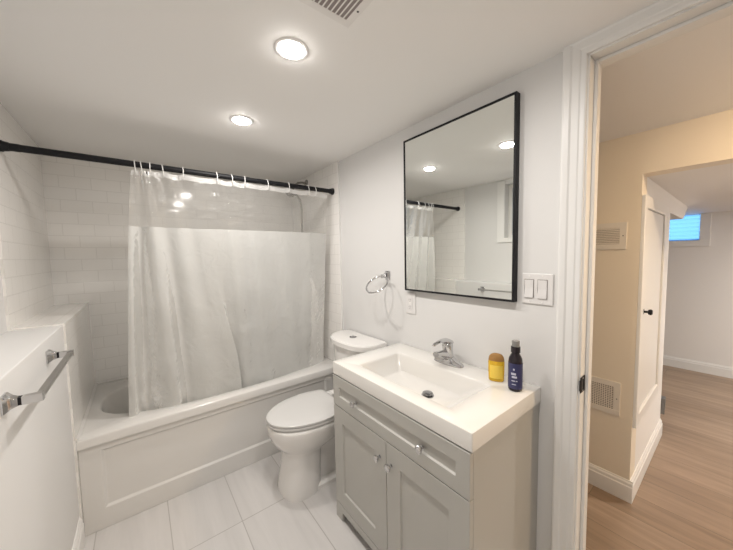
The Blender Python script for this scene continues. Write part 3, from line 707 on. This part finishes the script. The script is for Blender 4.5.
# ------------------------------------------------------------------ mirror
my0, my1, mz0, mz1, dm = 0.5606, 1.1715, 1.1307, 1.9509, 0.031
mi = thing('wall_mirror', (0, (my0+my1)/2, mz0), 'large rectangular mirror in a thin black frame above the vanity', 'mirror')
bm = new(); fr = 0.009
box(bm, -dm, -0.0005, my0, my0+fr, mz0, mz1); box(bm, -dm, -0.0005, my1-fr, my1, mz0, mz1); box(bm, -dm, -0.0005, my0+fr, my1-fr, mz0, mz0+fr); box(bm, -dm, -0.0005, my0+fr, my1-fr, mz1-fr, mz1)
obj('frame', bm, M['black'], mi, bevel=0.0008)
obj('mirror_glass', box(new(), -dm+0.003, -0.001, my0+fr, my1-fr, mz0+fr, mz1-fr), M['mirror'], mi)

# ------------------------------------------------------------------ switch plate and outlet
def plate(t, y0, y1, z0, z1): obj('cover_plate', box(new(), -0.0065, -0.0003, y0, y1, z0, z1), M['plastic'], t, bevel=0.003)
t = thing('light_switch', (0, 0.484, 1.129), 'white double rocker light switch plate between mirror and door casing', 'light switch')
plate(t, 0.428, 0.541, 1.129, 1.249)
for yc in (0.465, 0.513):
    bm = new(); box(bm, -0.0072, -0.0066, yc-0.0178, yc+0.0178, 1.153, 1.226); obj('rocker_gap', bm, M['duct'], t)
    bm = prism(new(), [(-0.0074, 1.154), (-0.0125, 1.154), (-0.0085, 1.189), (-0.0085, 1.191), (-0.0098, 1.224), (-0.0074, 1.224)], 'y', yc-0.0163, yc+0.0163); obj('rocker', bm, M['plastic'], t, bevel=0.0008)
    for z in (1.139, 1.239): obj('screw', lathe(new(), (-0.0066, yc, z), (-1, 0, 0), [(0, 0.003), (0.001, 0.0026)], 12), M['vent'], t)
t = thing('electrical_outlet', (0, 1.153, 0.998), 'white electrical outlet on the wall under the mirror corner', 'outlet')
plate(t, 1.115, 1.187, 0.995, 1.117)
rc = obj('receptacle', box(new(), -0.0095, -0.0066, 1.136, 1.170, 1.022, 1.090), M['plastic'], t, bevel=0.001)
for zc in (1.036, 1.076):
    for dy in (-0.006, 0.006): obj('slot', box(new(), -0.0098, -0.0093, 1.153+dy-0.001, 1.153+dy+0.001, zc-0.004, zc+0.004), M['slot'], rc)
    obj('slot', lathe(new(), (-0.0094, 1.153, zc-0.010), (-1, 0, 0), [(0, 0.002), (0.0004, 0.002)], 10), M['slot'], rc)
for dz in (-0.0045, 0.0045): obj('test_button', box(new(), -0.0105, -0.0094, 1.145, 1.161, 1.056+dz-0.003, 1.056+dz+0.003), M['vent'], rc)

# ------------------------------------------------------------------ towel ring
t = thing('towel_ring', (0, 1.345, 1.208), 'chrome towel ring on the wall beside the mirror', 'towel ring')
bm = new(); rings = []
for d, h in ((0.0005, 0.021), (0.006, 0.021), (0.010, 0.017), (0.022, 0.0115), (0.03, 0.010)):
    rings.append(rr(1.345-h, 1.345+h, 1.206-h*1.3, 1.206+h*1.3, h*0.25, 0, 4))
    rings[-1] = [(-d, a, b) for a, b, _ in rings[-1]]
loft(bm, rings); lathe(bm, (-0.03, 1.345, 1.203), (-1, 0, 0), [(0, 0.009), (0.012, 0.009), (0.014, 0.012), (0.022, 0.012), (0.024, 0.009)], 20)
obj('mount', bm, M['chrome'], t, smooth=30)
ti, ya = math.radians(40), math.radians(-10)
d = Vector((-math.cos(ti)*math.cos(ya), math.cos(ti)*math.sin(ya), -math.sin(ti))); e = d.cross(Vector((0, 0, 1))).normalized()
p0 = Vector((-0.045, 1.345, 1.203))
obj('ring', torus(new(), p0+d*0.070, d, e, 0.070, 0.070, 0.0052, 56, 12), M['chrome'], t, smooth=180)

# ------------------------------------------------------------------ towel bar on the ledge wall
t = thing('towel_bar', (XL, 1.337, 0.95), 'square chrome towel bar on the half wall below the ledge', 'towel bar')
for yc in (1.112, 1.562):
    bm = new(); rings = []
    for d, hy, hz in ((0.0005, 0.021, 0.023), (0.004, 0.021, 0.023), (0.009, 0.017, 0.019), (0.016, 0.0125, 0.014), (0.023, 0.0105, 0.0115), (0.026, 0.010, 0.011)):
        rings.append([(XL+d, a, b) for a, b, _ in rr(yc-hy, yc+hy, 0.981-hz, 0.981+hz, 0.002, 0, 3)])
    loft(bm, rings); o = obj('mounting_post', bm, M['chrome'], t, smooth=30)
    obj('collar', box(new(), XL+0.026, XL+0.032, yc-0.009, yc+0.009, 0.981-0.0095, 0.981+0.0095), M['black'], o)
    bm = new(); box(bm, XL+0.032, XL+0.070, yc-0.0095, yc+0.0095, 0.981-0.0105, 0.981+0.0105); obj('arm', bm, M['chrome'], o, bevel=0.0012)
obj('bar', box(new(), XL+0.053, XL+0.069, 1.1215, 1.5525, 0.981-0.006, 0.981+0.006), M['nickel'], t, bevel=0.001)

# ------------------------------------------------------------------ strike plate on the door jamb
t = thing('strike_plate', (0.01, JY, 0.855), 'dark metal strike plate on the white door jamb', 'strike plate')
bm = new()
box(bm, -0.004, 0.040, JY-0.0025, JY-0.0002, 0.828, 0.838); box(bm, -0.004, 0.040, JY-0.0025, JY-0.0002, 0.874, 0.884)
box(bm, -0.004, 0.010, JY-0.0025, JY-0.0002, 0.838, 0.874); box(bm, 0.028, 0.040, JY-0.0025, JY-0.0002, 0.838, 0.874)
box(bm, -0.012, -0.004, JY-0.0035, JY-0.0002, 0.838, 0.876)
obj('plate', bm, M['strike'], t)
obj('latch_hole', box(new(), 0.010, 0.028, JY-0.0012, JY-0.0003, 0.838, 0.874), M['slot'], t)
for z in (0.833, 0.879): obj('screw', lathe(new(), (0.018, JY-0.0025, z), (0, -1, 0), [(0, 0.0035), (0.001, 0.003)], 12), M['nickel'], t)

# ------------------------------------------------------------------ hallway vents
def wall_vent(y0, y1, z0, z1, label, kind):
    t = thing('air_vent', (HX, (y0+y1)/2, z0), label, 'vent', 'white vents on the cream hallway wall')
    fl = 0.028; bm = new()
    box(bm, HX-0.005, HX-0.0003, y0, y1, z0, z0+fl); box(bm, HX-0.005, HX-0.0003, y0, y1, z1-fl, z1)
    box(bm, HX-0.005, HX-0.0003, y0, y0+fl, z0+fl, z1-fl); box(bm, HX-0.005, HX-0.0003, y1-fl, y1, z0+fl, z1-fl)
    obj('frame', bm, M['vent_hall'], t, bevel=0.001)
    obj('backing', box(new(), HX-0.0012, HX-0.0003, y0+fl, y1-fl, z0+fl, z1-fl), M['duct'], t)
    if kind == 'slats':
        n = 9; st = (z1-z0-2*fl)/n
        for i in range(n):
            zc = z0+fl+(i+0.5)*st
            obj('slat', prism(new(), [(HX-0.0016, zc+0.0045), (HX-0.0016, zc+0.0005), (HX-0.006, zc-0.0035), (HX-0.006, zc+0.0005)], 'y', y0+fl, y1-fl), M['vent_hall'], t)
    else:
        bm = new(); st = 0.0095
        k = int((y1-y0-2*fl)/st); q = int((z1-z0-2*fl)/st)
        for i in range(k+1):
            yy = y0+fl+i*(y1-y0-2*fl)/k; box(bm, HX-0.0042, HX-0.0018, yy-0.0019, yy+0.0019, z0+fl, z1-fl)
        for j in range(q+1):
            zz = z0+fl+j*(z1-z0-2*fl)/q; box(bm, HX-0.0044, HX-0.0020, y0+fl, y1-fl, zz-0.0019, zz+0.0019)
        obj('grille', bm, M['vent_hall'], t)
    obj('screw', lathe(new(), (HX-0.005, y0+0.014, (z0+z1)/2), (-1, 0, 0), [(0, 0.003), (0.001, 0.0025)], 10), M['slot'], t)
wall_vent(0.372, 0.66, 1.338, 1.477, 'upper slatted white vent on the cream hallway wall', 'slats')
wall_vent(0.372, 0.66, 0.445, 0.628, 'lower white grille vent with small square mesh near the hallway baseboard', 'mesh')

# ------------------------------------------------------------------ raised access door in the wall beyond the hallway
ad = thing('door_1', ((AX0+AX1)/2, HY, AZ0), 'white raised access door with small black knob', 'door'); ad['kind'] = 'structure'
obj('door_leaf', box(new(), AX0+0.003, AX1-0.003, HY-0.006, HY+0.03, AZ0+0.003, AZ1-0.003), M['trim'], ad, bevel=0.002)
bm = new(); cw = 0.06
for (a, b, c_, d_) in ((AX0-cw, AX0, AZ0-cw, AZ1+cw), (AX1, AX1+0.11, AZ0-cw, AZ1+cw), (AX0, AX1, AZ0-cw, AZ0), (AX0, AX1, AZ1, AZ1+cw)):
    box(bm, max(a, HX+0.002), b, HY-0.016, HY-0.0003, c_, d_)
obj('door_casing', bm, M['trim'], ad, bevel=0.003)
o = obj('knob', lathe(new(), (AX0+0.055, HY-0.006, 1.005), (0, -1, 0), [(0, 0.014), (0.003, 0.014), (0.004, 0.006), (0.018, 0.006), (0.021, 0.013), (0.030, 0.016), (0.036, 0.011)], 20), M['black'], ad, smooth=40); tag(o, 'small black round knob')
# metal catch on the free end of the wall
t = thing('door_stop', (1.71, HY+0.02, 0.16), 'small grey metal door stop at the end of the access wall', 'door stop')
bm = new(); box(bm, 1.7005, 1.712, HY-0.020, HY+0.045, 0.150, 0.265); obj('mounting_plate', bm, M['gunmetal'], t, bevel=0.002)
bm = new(); box(bm, 1.712, 1.78, HY-0.016, HY+0.038, 0.155, 0.260); obj('bumper', bm, M['gunmetal'], t, bevel=0.006)
